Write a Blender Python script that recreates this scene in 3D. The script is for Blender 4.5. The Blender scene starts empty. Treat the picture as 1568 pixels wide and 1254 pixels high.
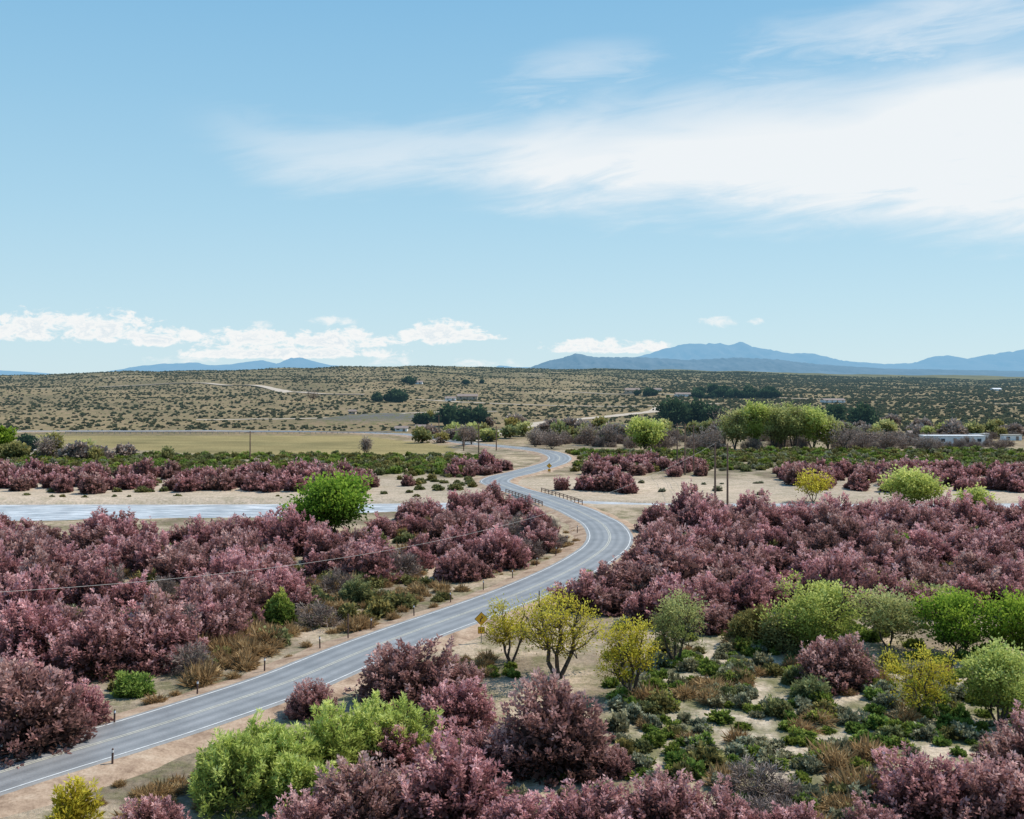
import bpy, math, random
import numpy as np
from mathutils import Vector
CAM_H=24.0; F=1700.0; HY=573.0; CX=784.0
SUN_EL=52.0; SUN_AZ=66.0     # azimuth measured from +Y toward +X
scene=bpy.context.scene
R0=np.random.default_rng(11)

# ---------------------------------------------------------------- terrain
def sm(t):
    t=np.clip(t,0,1); return t*t*(3-2*t)
def waves(x,y,scale,seed,n=7):
    r=np.random.default_rng(seed); s=0
    for i in range(n):
        a=r.uniform(0,6.283); k=6.283/(scale*r.uniform(.55,1.6)); p=r.uniform(0,6.283)
        s=s+np.sin(k*(x*math.cos(a)+y*math.sin(a))+p+1.3*np.sin(k*.45*(x*math.sin(a)-y*math.cos(a))+p*2))
    return s/math.sqrt(n)/1.2
cpx=[-600,0,60,130,200,400,530,700,850,1000,1150,1300,1568,2100]
cpy=[575,576,576,573,570,567,563,563,566,567,570,574,577,578]
def base(x,y):
    x=np.asarray(x,float); y=np.asarray(y,float)
    u=CX+F*x/np.maximum(y,200)
    pc=np.interp(u,cpx,cpy); Yc=np.interp(u,[0,600,900,1568],[1700,1900,2500,3800])
    zc=CAM_H+(HY-pc)/F*Yc
    t=(y-540)/(Yc-540)
    z=zc*sm(t)
    z=np.where(y>Yc, np.maximum(zc-(y-Yc)*.006,-30), z)
    far=sm((y-560)/500)
    fade=1-.8*sm((y-Yc)/1500)
    z=z+far*fade*(waves(x,y,330,3)*2.2+waves(x,y,120,4)*1.3)
    z=z+(1-far)*waves(x,y,26,5)*.13
    return z
rivX=[-400,-90,-38,-17,-3,6,25,60,90,140,400]
rivY=[188,195,197.5,203,209,213,207,205,204,204,200]
rivW=[26,23,19,12,5,4,4,5,9,10,10]
def carve(x,y):
    ry=np.interp(x,rivX,rivY); w=np.interp(x,rivX,rivW)
    d=np.abs(y-ry)
    c=-.95*sm((w/2+1.5-d)/2.5)
    bank=.7*np.exp(-((y-(ry+w/2+4.5))/2.2)**2)*sm((-x-10)/20)
    return c+bank
def hgt(x,y): return base(x,y)+carve(np.asarray(x,float),np.asarray(y,float))
_Y=np.geomspace(32,9000,2600)
def g(px,py):
    X=(px-CX)/F*_Y; z=base(X,_Y); ray=CAM_H-(py-HY)/F*_Y
    k=np.argmax(z>=ray)
    if k==0: k=len(_Y)-1
    a=(ray-z)[k-1]; b=(z-ray)[k]; t=a/(a+b) if a+b else 0
    Y=_Y[k-1]*(1-t)+_Y[k]*t
    return ((px-CX)/F*Y, Y)
def gz(px,py):
    x,y=g(px,py); return (x,y,float(hgt(x,y)))
def inpoly(x,y,poly):
    ins=np.zeros(x.shape,bool); n=len(poly)
    for i in range(n):
        x1,y1=poly[i]; x2,y2=poly[(i+1)%n]
        if y1==y2: continue
        c=((y1>y)!=(y2>y)); xi=(x2-x1)*(y-y1)/(y2-y1)+x1
        ins^=c&(x<xi)
    return ins
def wpoly(pl): return [g(*p) for p in pl]

# ---------------------------------------------------------------- helpers
def link(o,parent=None):
    scene.collection.objects.link(o)
    if parent: o.parent=parent
    return o
def mesh_np(name,V,Fq=None,mats=(),midx=None,shade=None,smooth=False):
    me=bpy.data.meshes.new(name)
    V=np.asarray(V,np.float32); nq=len(Fq)
    me.vertices.add(len(V)); me.vertices.foreach_set('co',V.ravel())
    loops=np.asarray(Fq,np.int32).ravel()
    me.loops.add(len(loops)); me.loops.foreach_set('vertex_index',loops)
    me.polygons.add(nq)
    me.polygons.foreach_set('loop_start',(np.arange(nq)*4).astype(np.int32))
    for m in mats: me.materials.append(m)
    if midx is not None: me.polygons.foreach_set('material_index',np.asarray(midx,np.int32))
    if smooth: me.polygons.foreach_set('use_smooth',np.ones(nq,bool))
    me.update(calc_edges=True)
    if shade is not None:
        a=me.attributes.new('shade','FLOAT','POINT'); a.data.foreach_set('value',np.asarray(shade,np.float32))
    return me
def norm(v): return v/np.maximum(np.linalg.norm(v,axis=-1,keepdims=True),1e-6)
def leaves(C,D,L,W,r):
    n=len(C); D=norm(D); rnd=r.normal(size=(n,3)); S=norm(np.cross(D,rnd))
    L=np.asarray(L)[:,None]; W=np.asarray(W)[:,None]
    V=np.stack([C,C+D*L*.45+S*W,C+D*L,C+D*L*.45-S*W],1).reshape(-1,3)
    return V,np.arange(4*n).reshape(n,4)
def tubes(segs,k=5):
    Vs=[];Fs=[];o=0
    ang=np.arange(k)*2*math.pi/k
    for p0,p1,r0,r1 in segs:
        p0=np.asarray(p0,float);p1=np.asarray(p1,float);d=norm(p1-p0)
        a=np.array([1.,0,0]) if abs(d[0])<.8 else np.array([0,1.,0])
        s=norm(np.cross(d,a)); t=np.cross(d,s)
        ring=np.cos(ang)[:,None]*s+np.sin(ang)[:,None]*t
        Vs.append(p0+ring*r0);Vs.append(p1+ring*r1)
        for i in range(k): Fs.append((o+i,o+(i+1)%k,o+k+(i+1)%k,o+k+i))
        o+=2*k
    return np.concatenate(Vs),np.array(Fs)

# ---------------------------------------------------------------- materials
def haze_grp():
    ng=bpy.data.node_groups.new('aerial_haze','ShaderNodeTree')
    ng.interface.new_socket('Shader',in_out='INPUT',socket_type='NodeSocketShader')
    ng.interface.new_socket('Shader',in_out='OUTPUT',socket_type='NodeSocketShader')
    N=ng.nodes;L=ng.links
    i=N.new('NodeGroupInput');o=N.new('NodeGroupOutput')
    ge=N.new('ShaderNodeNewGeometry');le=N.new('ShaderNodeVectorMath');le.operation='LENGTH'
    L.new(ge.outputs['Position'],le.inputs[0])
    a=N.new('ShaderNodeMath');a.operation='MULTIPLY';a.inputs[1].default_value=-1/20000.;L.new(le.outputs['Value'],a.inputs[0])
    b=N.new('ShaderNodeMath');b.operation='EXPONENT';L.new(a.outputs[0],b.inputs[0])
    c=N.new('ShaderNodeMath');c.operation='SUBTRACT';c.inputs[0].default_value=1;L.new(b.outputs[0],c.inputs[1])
    e=N.new('ShaderNodeEmission');e.inputs[0].default_value=(.24,.50,.74,1);e.inputs[1].default_value=1.0  # haze painted on: glow colour mixed into surfaces, growing with distance from origin
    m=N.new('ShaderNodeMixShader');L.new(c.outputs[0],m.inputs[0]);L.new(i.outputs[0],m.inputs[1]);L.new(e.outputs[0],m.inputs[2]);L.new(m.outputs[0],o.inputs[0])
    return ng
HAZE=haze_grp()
def newmat(name):
    m=bpy.data.materials.new(name);m.use_nodes=True;nt=m.node_tree;nt.nodes.clear()
    try: m.cycles.emission_sampling='NONE'
    except Exception: pass
    return m,nt.nodes,nt.links
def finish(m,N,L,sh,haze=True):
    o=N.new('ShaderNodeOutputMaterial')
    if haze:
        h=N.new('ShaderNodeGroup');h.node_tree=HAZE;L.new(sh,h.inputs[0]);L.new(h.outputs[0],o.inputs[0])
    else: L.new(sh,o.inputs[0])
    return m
def noise(N,L,scale,det=4,vec=None,rough=.6):
    n=N.new('ShaderNodeTexNoise');n.inputs['Scale'].default_value=scale;n.inputs['Detail'].default_value=det;n.inputs['Roughness'].default_value=rough
    if vec is not None:L.new(vec,n.inputs['Vector'])
    return n.outputs['Fac']
def ramp(N,L,fac,stops):
    r=N.new('ShaderNodeValToRGB');e=r.color_ramp.elements
    while len(e)<len(stops): e.new(.5)
    for k,(p,c) in enumerate(stops):
        e[k].position=p;e[k].color=(*c,1) if len(c)==3 else c
    L.new(fac,r.inputs[0]);return r.outputs[0]
def mix(N,L,fac,a,b,mode='MIX'):
    m=N.new('ShaderNodeMix');m.data_type='RGBA';m.blend_type=mode
    for s,v in ((m.inputs[0],fac),(m.inputs[6],a),(m.inputs[7],b)):
        if isinstance(v,(int,float)): s.default_value=v
        elif isinstance(v,tuple): s.default_value=(*v,1)
        else: L.new(v,s)
    return m.outputs[2]
def simple(name,col,rough=.8,var=.25,scale=3,metal=0,haze=False):
    m,N,L=newmat(name);b=N.new('ShaderNodeBsdfPrincipled');b.inputs['Roughness'].default_value=rough;b.inputs['Metallic'].default_value=metal
    tc=N.new('ShaderNodeNewGeometry')
    c=ramp(N,L,noise(N,L,scale,3,tc.outputs['Position']),[(.3,tuple(x*(1-var) for x in col)),(.7,tuple(min(1,x*(1+var)) for x in col))])
    L.new(c,b.inputs['Base Color']);return finish(m,N,L,b.outputs[0],haze)
def foliage(name,dark,mid,tip,alt,transl=.3,altamt=.6,haze=False):
    m,N,L=newmat(name)
    at=N.new('ShaderNodeAttribute');at.attribute_name='shade'
    c=ramp(N,L,at.outputs['Fac'],[(0,dark),(.42,mid),(.95,tip)])  # ramp holds leaf colour plus painted shading, from dark interior to light tip
    oi=N.new('ShaderNodeObjectInfo')
    ge=N.new('ShaderNodeNewGeometry')
    nn=noise(N,L,.12,1,ge.outputs['Position'])
    md=N.new('ShaderNodeMath');md.operation='MULTIPLY_ADD';L.new(oi.outputs['Random'],md.inputs[0]);md.inputs[1].default_value=.7
    L.new(nn,md.inputs[2])
    mr=N.new('ShaderNodeMapRange');L.new(md.outputs[0],mr.inputs[0]);mr.inputs[1].default_value=.6;mr.inputs[2].default_value=1.2;mr.inputs[4].default_value=altamt
    c=mix(N,L,mr.outputs[0],c,mix(N,L,1.0,c,alt,'MULTIPLY'))
    d=N.new('ShaderNodeBsdfDiffuse');t=N.new('ShaderNodeBsdfTranslucent');L.new(c,d.inputs[0]);L.new(c,t.inputs[0])
    s=N.new('ShaderNodeMixShader');s.inputs[0].default_value=transl;L.new(d.outputs[0],s.inputs[1]);L.new(t.outputs[0],s.inputs[2])
    return finish(m,N,L,s.outputs[0],haze)
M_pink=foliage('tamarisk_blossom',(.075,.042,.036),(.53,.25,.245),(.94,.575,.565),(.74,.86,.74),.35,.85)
M_green=foliage('fresh_leaves',(.04,.07,.015),(.17,.30,.04),(.38,.55,.08),(1.3,1.0,.8),.4,.6)
M_lime=foliage('willow_leaves',(.12,.15,.03),(.42,.48,.12),(.72,.76,.26),(1.1,1.0,.8),.4,.5)
M_willow=foliage('bright_willow_leaves',(.16,.19,.05),(.54,.62,.16),(.84,.88,.34),(1.05,1.0,.9),.45,.4)
M_spring=foliage('budding_leaves',(.15,.14,.06),(.40,.40,.15),(.66,.64,.29),(.9,1.0,.8),.35,.6)
M_yellow=foliage('yellow_leaves',(.24,.18,.02),(.62,.52,.06),(.88,.76,.13),(.88,.95,.9),.4,.4)
M_olive=foliage('olive_scrub_leaves',(.07,.075,.03),(.24,.26,.11),(.44,.45,.20),(1.3,1.0,.8),.25,.9)
M_sage=foliage('sage_leaves',(.10,.10,.06),(.34,.345,.225),(.56,.56,.38),(1.1,.95,.8),.25,.8)
M_herb=foliage('herb_leaves',(.06,.09,.025),(.25,.36,.075),(.48,.58,.16),(1.25,.95,.8),.3,.8)
M_dry=foliage('dry_grass_blades',(.25,.16,.08),(.56,.39,.19),(.82,.60,.32),(.8,.72,.7),.3,.8)
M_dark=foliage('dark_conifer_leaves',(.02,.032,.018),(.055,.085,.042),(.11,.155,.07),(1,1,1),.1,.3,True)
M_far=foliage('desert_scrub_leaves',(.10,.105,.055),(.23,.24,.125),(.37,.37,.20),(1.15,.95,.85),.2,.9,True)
M_grey=foliage('bare_twigs',(.12,.09,.08),(.32,.25,.21),(.50,.41,.35),(1,.9,.85),.1,.6)
M_bark=simple('bark',(.075,.058,.045),.9,.35,4)
M_wood=simple('weathered_wood_pole',(.20,.12,.085),.9,.3,2)
M_metal=simple('galvanised_steel',(.35,.35,.35),.45,.2,5,.7)
M_alu=simple('aluminium_wire',(.5,.48,.45),.6,.1,5)
M_rust=simple('rusty_steel',(.10,.055,.045),.8,.3,6)
M_black=simple('black_paint',(.03,.03,.03),.6,.1,5)
M_yel=simple('sign_yellow',(.80,.40,.02),.5,.06,2)
M_white=simple('white_panel',(.75,.76,.76),.6,.08,1)
M_conc=simple('concrete',(.42,.39,.34),.85,.2,1.5)
M_roof=simple('roofing',(.26,.2,.17),.8,.2,1)
M_wall=simple('stucco_wall',(.45,.38,.3),.85,.15,1)
M_glass=simple('window_glass',(.05,.07,.09),.15,.2,1)

# ---------------------------------------------------------------- world
def build_world():
    w=bpy.data.worlds.new('World');scene.world=w;w.use_nodes=True
    try: w.cycles.sampling_method='NONE'
    except Exception as ex: print('ws',ex)
    N=w.node_tree.nodes;L=w.node_tree.links;N.clear()
    def M(op,a,b=None,c=None,clamp=False):
        n=N.new('ShaderNodeMath');n.operation=op;n.use_clamp=clamp
        for k,v in enumerate((a,b,c)):
            if v is None: continue
            if isinstance(v,(int,float)): n.inputs[k].default_value=v
            else: L.new(v,n.inputs[k])
        return n.outputs[0]
    def SS(v,a,b):
        n=N.new('ShaderNodeMapRange');n.interpolation_type='SMOOTHSTEP';L.new(v,n.inputs[0]);n.inputs[1].default_value=a;n.inputs[2].default_value=b;return n.outputs[0]
    def curve(v,pts):
        n=N.new('ShaderNodeFloatCurve');c=n.mapping.curves[0]
        c.points[0].location=pts[0];c.points[-1].location=pts[-1]
        for p in pts[1:-1]: c.points.new(*p)
        n.mapping.update();L.new(v,n.inputs['Value']);return n.outputs[0]
    def vec(x,y,z=0.):
        n=N.new('ShaderNodeCombineXYZ')
        for k,v in enumerate((x,y,z)):
            if isinstance(v,(int,float)): n.inputs[k].default_value=v
            else: L.new(v,n.inputs[k])
        return n.outputs[0]
    def NZ(v,s,d=6,r=.6,dist=0):
        n=N.new('ShaderNodeTexNoise');n.inputs['Scale'].default_value=s;n.inputs['Detail'].default_value=d;n.inputs['Roughness'].default_value=r;n.inputs['Distortion'].default_value=dist;L.new(v,n.inputs['Vector']);return n.outputs['Fac']
    sky=N.new('ShaderNodeTexSky');sky.sky_type='NISHITA';sky.sun_disc=False
    sky.sun_elevation=math.radians(SUN_EL);sky.sun_rotation=math.radians(SUN_AZ);sky.altitude=800;sky.air_density=1.0;sky.dust_density=.3;sky.ozone_density=2.0
    tc=N.new('ShaderNodeTexCoord');sp=N.new('ShaderNodeSeparateXYZ');L.new(tc.outputs['Generated'],sp.inputs[0])
    y=M('MAXIMUM',sp.outputs[1],.08)
    A=M('MULTIPLY_ADD',M('DIVIDE',sp.outputs[0],y),17.,7.84)
    B=M('MULTIPLY',M('DIVIDE',sp.outputs[2],y),17.)
    nb=NZ(vec(M('MULTIPLY',A,.28),M('MULTIPLY',M('SUBTRACT',B,M('MULTIPLY',A,.1)),.9)),1.,3,.5,.5)
    st=NZ(vec(M('MULTIPLY',A,.42),M('MULTIPLY',M('SUBTRACT',B,M('MULTIPLY',A,.13)),2.1),3.),1.4,6,.62,.6)
    Bw=M('ADD',B,M('ADD',M('MULTIPLY',M('SUBTRACT',nb,.5),1.0),M('MULTIPLY',M('SUBTRACT',st,.5),.9)))
    As=M('DIVIDE',A,17.)
    top=M('MULTIPLY',curve(As,[(0,.64),(.18,.65),(.36,.645),(.5,.66),(.6,.71),(.68,.735),(.78,.755),(.88,.82),(1,.88)]),6.)
    bot=M('MULTIPLY',curve(As,[(0,.61),(.18,.58),(.27,.505),(.42,.485),(.5,.43),(.6,.40),(.78,.39),(.92,.355),(1,.34)]),6.)
    m1=SS(M('SUBTRACT',top,Bw),-.4,.95); m2=SS(M('SUBTRACT',Bw,bot),-.35,.8)
    amp=curve(As,[(0,0),(.13,.0),(.21,.62),(.33,.85),(.46,.95),(.56,1),(1,1)])
    cir=M('MULTIPLY',M('MULTIPLY',m1,m2),M('MULTIPLY',amp,M('MULTIPLY_ADD',st,1.2,.55)),clamp=True)
    def ell(cx,cy,rx,ry,flat=1.0,Bq=None):
        Bq=Bq or B
        dx=M('DIVIDE',M('SUBTRACT',A,cx/100),rx/100); dy=M('DIVIDE',M('SUBTRACT',Bq,(HY-cy)/100),ry/100)
        if flat!=1: dy=M('MAXIMUM',dy,M('MULTIPLY',dy,-flat))
        return M('SUBTRACT',1.,M('MULTIPLY_ADD',dx,dx,M('MULTIPLY',dy,dy)))
    Bt=M('SUBTRACT',Bw,M('MULTIPLY',M('SUBTRACT',A,8.9),.16))
    w1=SS(M('ADD',ell(890,112,130,42,1,Bt),M('MULTIPLY',M('SUBTRACT',st,.5),3.4)),-.4,1.9)
    w2=SS(M('ADD',ell(1450,122,320,70,1,Bt),M('MULTIPLY',M('SUBTRACT',st,.5),3.2)),-.4,1.7)
    cir=M('MAXIMUM',cir,M('MAXIMUM',M('MULTIPLY',w1,.42),M('MULTIPLY',w2,.6)))
    # cumulus row
    cn=NZ(vec(M('MULTIPLY',A,1.9),M('MULTIPLY',B,3.6)),1.5,6,.66,.3)
    blobs=[(45,507,85,34),(160,510,95,34),(245,520,70,22),(390,527,95,26),(520,524,100,22),(440,543,190,15),(672,516,68,26),(725,518,50,9),(930,534,110,17)]
    thin=[(505,491,42,9),(740,556,80,9),(1100,493,34,10),(1156,492,16,8),(275,550,70,11),(600,552,60,10),(390,500,36,10),(1010,530,60,8)]
    f=None
    for b in blobs:
        e=ell(*b,2.2); f=e if f is None else M('MAXIMUM',f,e)
    f=M('MAXIMUM',f,-3.)
    f2=None
    for b in thin:
        e=ell(*b); f2=e if f2 is None else M('MAXIMUM',f2,e)
    thinm=M('MULTIPLY',SS(M('ADD',M('MAXIMUM',f2,-3.),M('MULTIPLY',M('SUBTRACT',cn,.55),5.)),.0,1.5),.8)
    fd=M('ADD',f,M('MULTIPLY',M('SUBTRACT',cn,.5),4.2))
    cum=M('MAXIMUM',SS(fd,.0,.7),thinm)
    edge=M('SUBTRACT',1.,SS(fd,.6,1.6))
    lit2=M('MAXIMUM',edge,SS(cn,.44,.64))
    front=SS(sp.outputs[1],.1,.2)
    cum=M('MULTIPLY',M('MULTIPLY',cum,front),.93); cir=M('MULTIPLY',M('MULTIPLY',cir,front),.94)
    K=1/.1
    clear=ramp(N,L,sp.outputs[2],[(0,(.62*K,.81*K,.89*K)),(.06,(.54*K,.77*K,.885*K)),(.14,(.43*K,.70*K,.87*K)),(.24,(.32*K,.605*K,.83*K)),(.33,(.24*K,.525*K,.79*K)),(.6,(.13*K,.35*K,.66*K)),(1,(.07*K,.22*K,.5*K))])
    tint=mix(N,L,.88,sky.outputs[0],clear)
    c1=mix(N,L,cir,tint,(.89*K,.92*K,.94*K))
    cc=mix(N,L,lit2,(.56*K,.70*K,.80*K),(.95*K,.95*K,.94*K))
    c2=mix(N,L,cum,c1,cc)
    bg=N.new('ShaderNodeBackground');bg.inputs[1].default_value=.1;L.new(c2,bg.inputs[0])
    o=N.new('ShaderNodeOutputWorld');L.new(bg.outputs[0],o.inputs[0])
build_world()
sd=bpy.data.lights.new('sun','SUN');sd.energy=4.6;sd.angle=math.radians(.5);sd.color=(1,.945,.86)
so=link(bpy.data.objects.new('sun',sd))
az=math.radians(SUN_AZ);el=math.radians(SUN_EL)
S=Vector((math.sin(az)*math.cos(el),math.cos(az)*math.cos(el),math.sin(el)))
so.rotation_euler=S.to_track_quat('Z','Y').to_euler();so.location=(60,60,120)

# ---------------------------------------------------------------- camera
cd=bpy.data.cameras.new('camera');cam=link(bpy.data.objects.new('camera',cd));scene.camera=cam
cam.location=(0,0,CAM_H);cam.rotation_euler=(math.radians(90),0,0)
cd.sensor_width=36;cd.lens=36*F/1568;cd.shift_y=-(627-HY)/1568;cd.clip_start=.5;cd.clip_end=120000
scene.view_settings.view_transform='Standard';scene.view_settings.look='None';scene.view_settings.exposure=0

# ---------------------------------------------------------------- roads
def spline(P,step=1.0):
    P=np.asarray(P,float);P=np.vstack([2*P[0]-P[1],P,2*P[-1]-P[-2]]);out=[]
    for i in range(1,len(P)-2):
        p0,p1,p2,p3=P[i-1:i+3];n=max(2,int(np.linalg.norm(p2-p1)/step))
        t=np.linspace(0,1,n,endpoint=False)[:,None]
        out.append(.5*((2*p1)+(-p0+p2)*t+(2*p0-5*p1+4*p2-p3)*t*t+(-p0+3*p1-3*p2+p3)*t**3))
    out.append(P[-2][None]);return np.vstack(out)
road_px=[(-420,1300),(-200,1252),(0,1193),(160,1146),(300,1100),(420,1059),(520,1018),(640,970),(760,927),(850,890),(910,856),(934,829),(922,806),(888,787),(845,770),(805,757),(775,748),(757,740),(770,732),(800,725),(833,716),(856,706),(852,698),(830,692),(800,688),(760,684),(710,679),(665,672),(600,665),(400,661),(100,661),(-300,661),(-900,661)]
def fixg(px,py):
    Y=CAM_H*F/(py-HY); return ((px-CX)/F*Y,Y)
RC=spline([fixg(*p) for p in road_px],1.0)
for _ in range(6): RC[1:-1]=(RC[:-2]+RC[1:-1]*2+RC[2:])/4
def tang(C):
    T=np.gradient(C,axis=0);T=T/np.linalg.norm(T,axis=1,keepdims=True);return T
def strip(name,C,offs,zoff,mats,zfun=None,sel=None):
    T=tang(C);Nn=np.stack([T[:,1],-T[:,0]],1)
    zf=zfun or (lambda x,y:base(x,y))
    zc=zf(C[:,0],C[:,1]);k=len(offs);V=[]
    for o,dz in zip(offs,zoff):
        oo=np.asarray(o,float)*np.ones(len(C))
        P=C+Nn*oo[:,None]; V.append(np.column_stack([P,zc+dz]))
    V=np.stack(V,1).reshape(-1,3);n=len(C);i=np.arange(n-1)[:,None]*k+np.arange(k-1)[None]
    Q=np.stack([i,i+1,i+k+1,i+k],-1).reshape(-1,4)
    if sel is not None:
        keep=np.repeat(sel[:-1],k-1);Q=Q[keep]
    me=mesh_np(name,V,Q,mats,smooth=True)
    a=me.attributes.new('across','FLOAT','POINT');a.data.foreach_set('value',np.tile(np.asarray([np.mean(o) for o in offs],np.float32),n))
    return link(bpy.data.objects.new(name,me))
RZ=.34
def asphalt():
    m,N,L=newmat('asphalt');at=N.new('ShaderNodeAttribute');at.attribute_name='across';ge=N.new('ShaderNodeNewGeometry')
    a=N.new('ShaderNodeMath');a.operation='ABSOLUTE';L.new(at.outputs['Fac'],a.inputs[0])
    b=N.new('ShaderNodeMath');b.operation='DIVIDE';b.inputs[1].default_value=3.4;L.new(a.outputs[0],b.inputs[0])
    tr=ramp(N,L,b.outputs[0],[(0,(.27,.268,.265)),(.18,(.30,.298,.295)),(.3,(.22,.22,.22)),(.48,(.31,.308,.305)),(.66,(.22,.22,.22)),(.85,(.28,.277,.27)),(1,(.34,.32,.29))])
    n1=ramp(N,L,noise(N,L,.35,4,ge.outputs['Position']),[(.3,(.80,.80,.80)),(.7,(1.14,1.14,1.14))])
    n2=ramp(N,L,noise(N,L,9,2,ge.outputs['Position']),[(.3,(.86,.86,.86)),(.7,(1.08,1.08,1.08))])
    c=mix(N,L,1.,mix(N,L,1.,tr,n1,'MULTIPLY'),n2,'MULTIPLY')
    p=N.new('ShaderNodeBsdfPrincipled');L.new(c,p.inputs['Base Color']);p.inputs['Roughness'].default_value=.5
    return finish(m,N,L,p.outputs[0])
def earth(name,cols,haze=True):
    m,N,L=newmat(name);ge=N.new('ShaderNodeNewGeometry')
    c=ramp(N,L,noise(N,L,.5,5,ge.outputs['Position'],.68),[(.32,cols[0]),(.5,cols[1]),(.68,cols[2])])
    c=mix(N,L,1.,c,ramp(N,L,noise(N,L,5,3,ge.outputs['Position'],.7),[(.3,(.74,.72,.70)),(.6,(1.08,1.08,1.08))]),'MULTIPLY')
    p=N.new('ShaderNodeBsdfDiffuse');L.new(c,p.inputs[0])
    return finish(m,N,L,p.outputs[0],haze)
M_asph=asphalt()
M_sand=earth('roadside_sand',[(.25,.17,.12),(.43,.31,.22),(.54,.42,.31)])
M_track=earth('dirt_track',[(.46,.38,.30),(.54,.46,.37),(.6,.52,.42)])
M_line=simple('road_paint_white',(.68,.68,.66),.6,.2,2)
M_ylin=simple('road_paint_pale_yellow',(.60,.57,.46),.6,.2,2)
def base_s(x,y): return base(x,y)*.5
strip('road',RC,[-3.4,-2.9,-2.3,-1.7,-1.1,-.5,0,.5,1.1,1.7,2.3,2.9,3.4],[RZ-.03]+[RZ+.0+.03*(1-abs(o)/3) for o in (-2.9,-2.3,-1.7,-1.1,-.5,0,.5,1.1,1.7,2.3,2.9)]+[RZ-.03],[M_asph],base_s)
def rz(o): return RZ+.03*(1-abs(o)/3)+.012
strip('edge_line',RC,[-2.98,-2.86],[rz(2.9)]*2,[M_line],base_s)
strip('edge_line',RC,[2.86,2.98],[rz(2.9)]*2,[M_line],base_s)
strip('centre_line',RC,[-.16,-.07],[rz(.1)]*2,[M_ylin],base_s)
strip('centre_line',RC,[.07,.16],[rz(.1)]*2,[M_ylin],base_s)
bridge_c=np.array([4.5,212.])
offbr=np.linalg.norm(RC-bridge_c,axis=1)>7.5
s_=np.arange(len(RC));wob=waves(s_*1.,s_*0.,9,51)*.45;wob2=waves(s_*1.,s_*0.,9,52)*.45;w3=waves(s_*1.,s_*0.,4,53)*.08;w4=waves(s_*1.,s_*0.,4,54)*.08
strip('road_shoulder',RC,[-6.6+wob,-5.0+wob*.5,-3.34+w3],[-.32,.12,RZ-.025],[M_sand],base_s,sel=offbr)
strip('road_shoulder',RC,[3.34+w4,4.8+wob2*.5,6.2+wob2],[RZ-.025,.12,-.32],[M_sand],base_s,sel=offbr)
def road_dist(x,y,C=None,st=2):
    C=RC if C is None else C
    out=np.full(len(x),1e9);C=C[::st]
    for i in range(0,len(x),20000):
        d=np.hypot(x[i:i+20000,None]-C[None,:,0],y[i:i+20000,None]-C[None,:,1]);out[i:i+20000]=d.min(1)
    return out
tracks=[([(705,679),(745,668),(800,654),(850,645),(930,638),(1000,630),(1012,624)],5),
        ([(150,592),(270,587),(340,589),(420,595),(470,601),(560,604)],7.),([(640,612),(760,618),(900,622),(1100,618)],3.5),
        ([(300,643),(500,640),(640,632),(760,630)],3),([(860,600),(1000,603),(1250,611),(1568,618)],4)]
TC=[]
for P,w in tracks:
    C=spline([g(*p) for p in P],4.);TC.append(C)
    strip('dirt_track',C,[-w,0,w],[.12,.3,.12],[M_track])
TC=np.vstack(TC)

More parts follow.
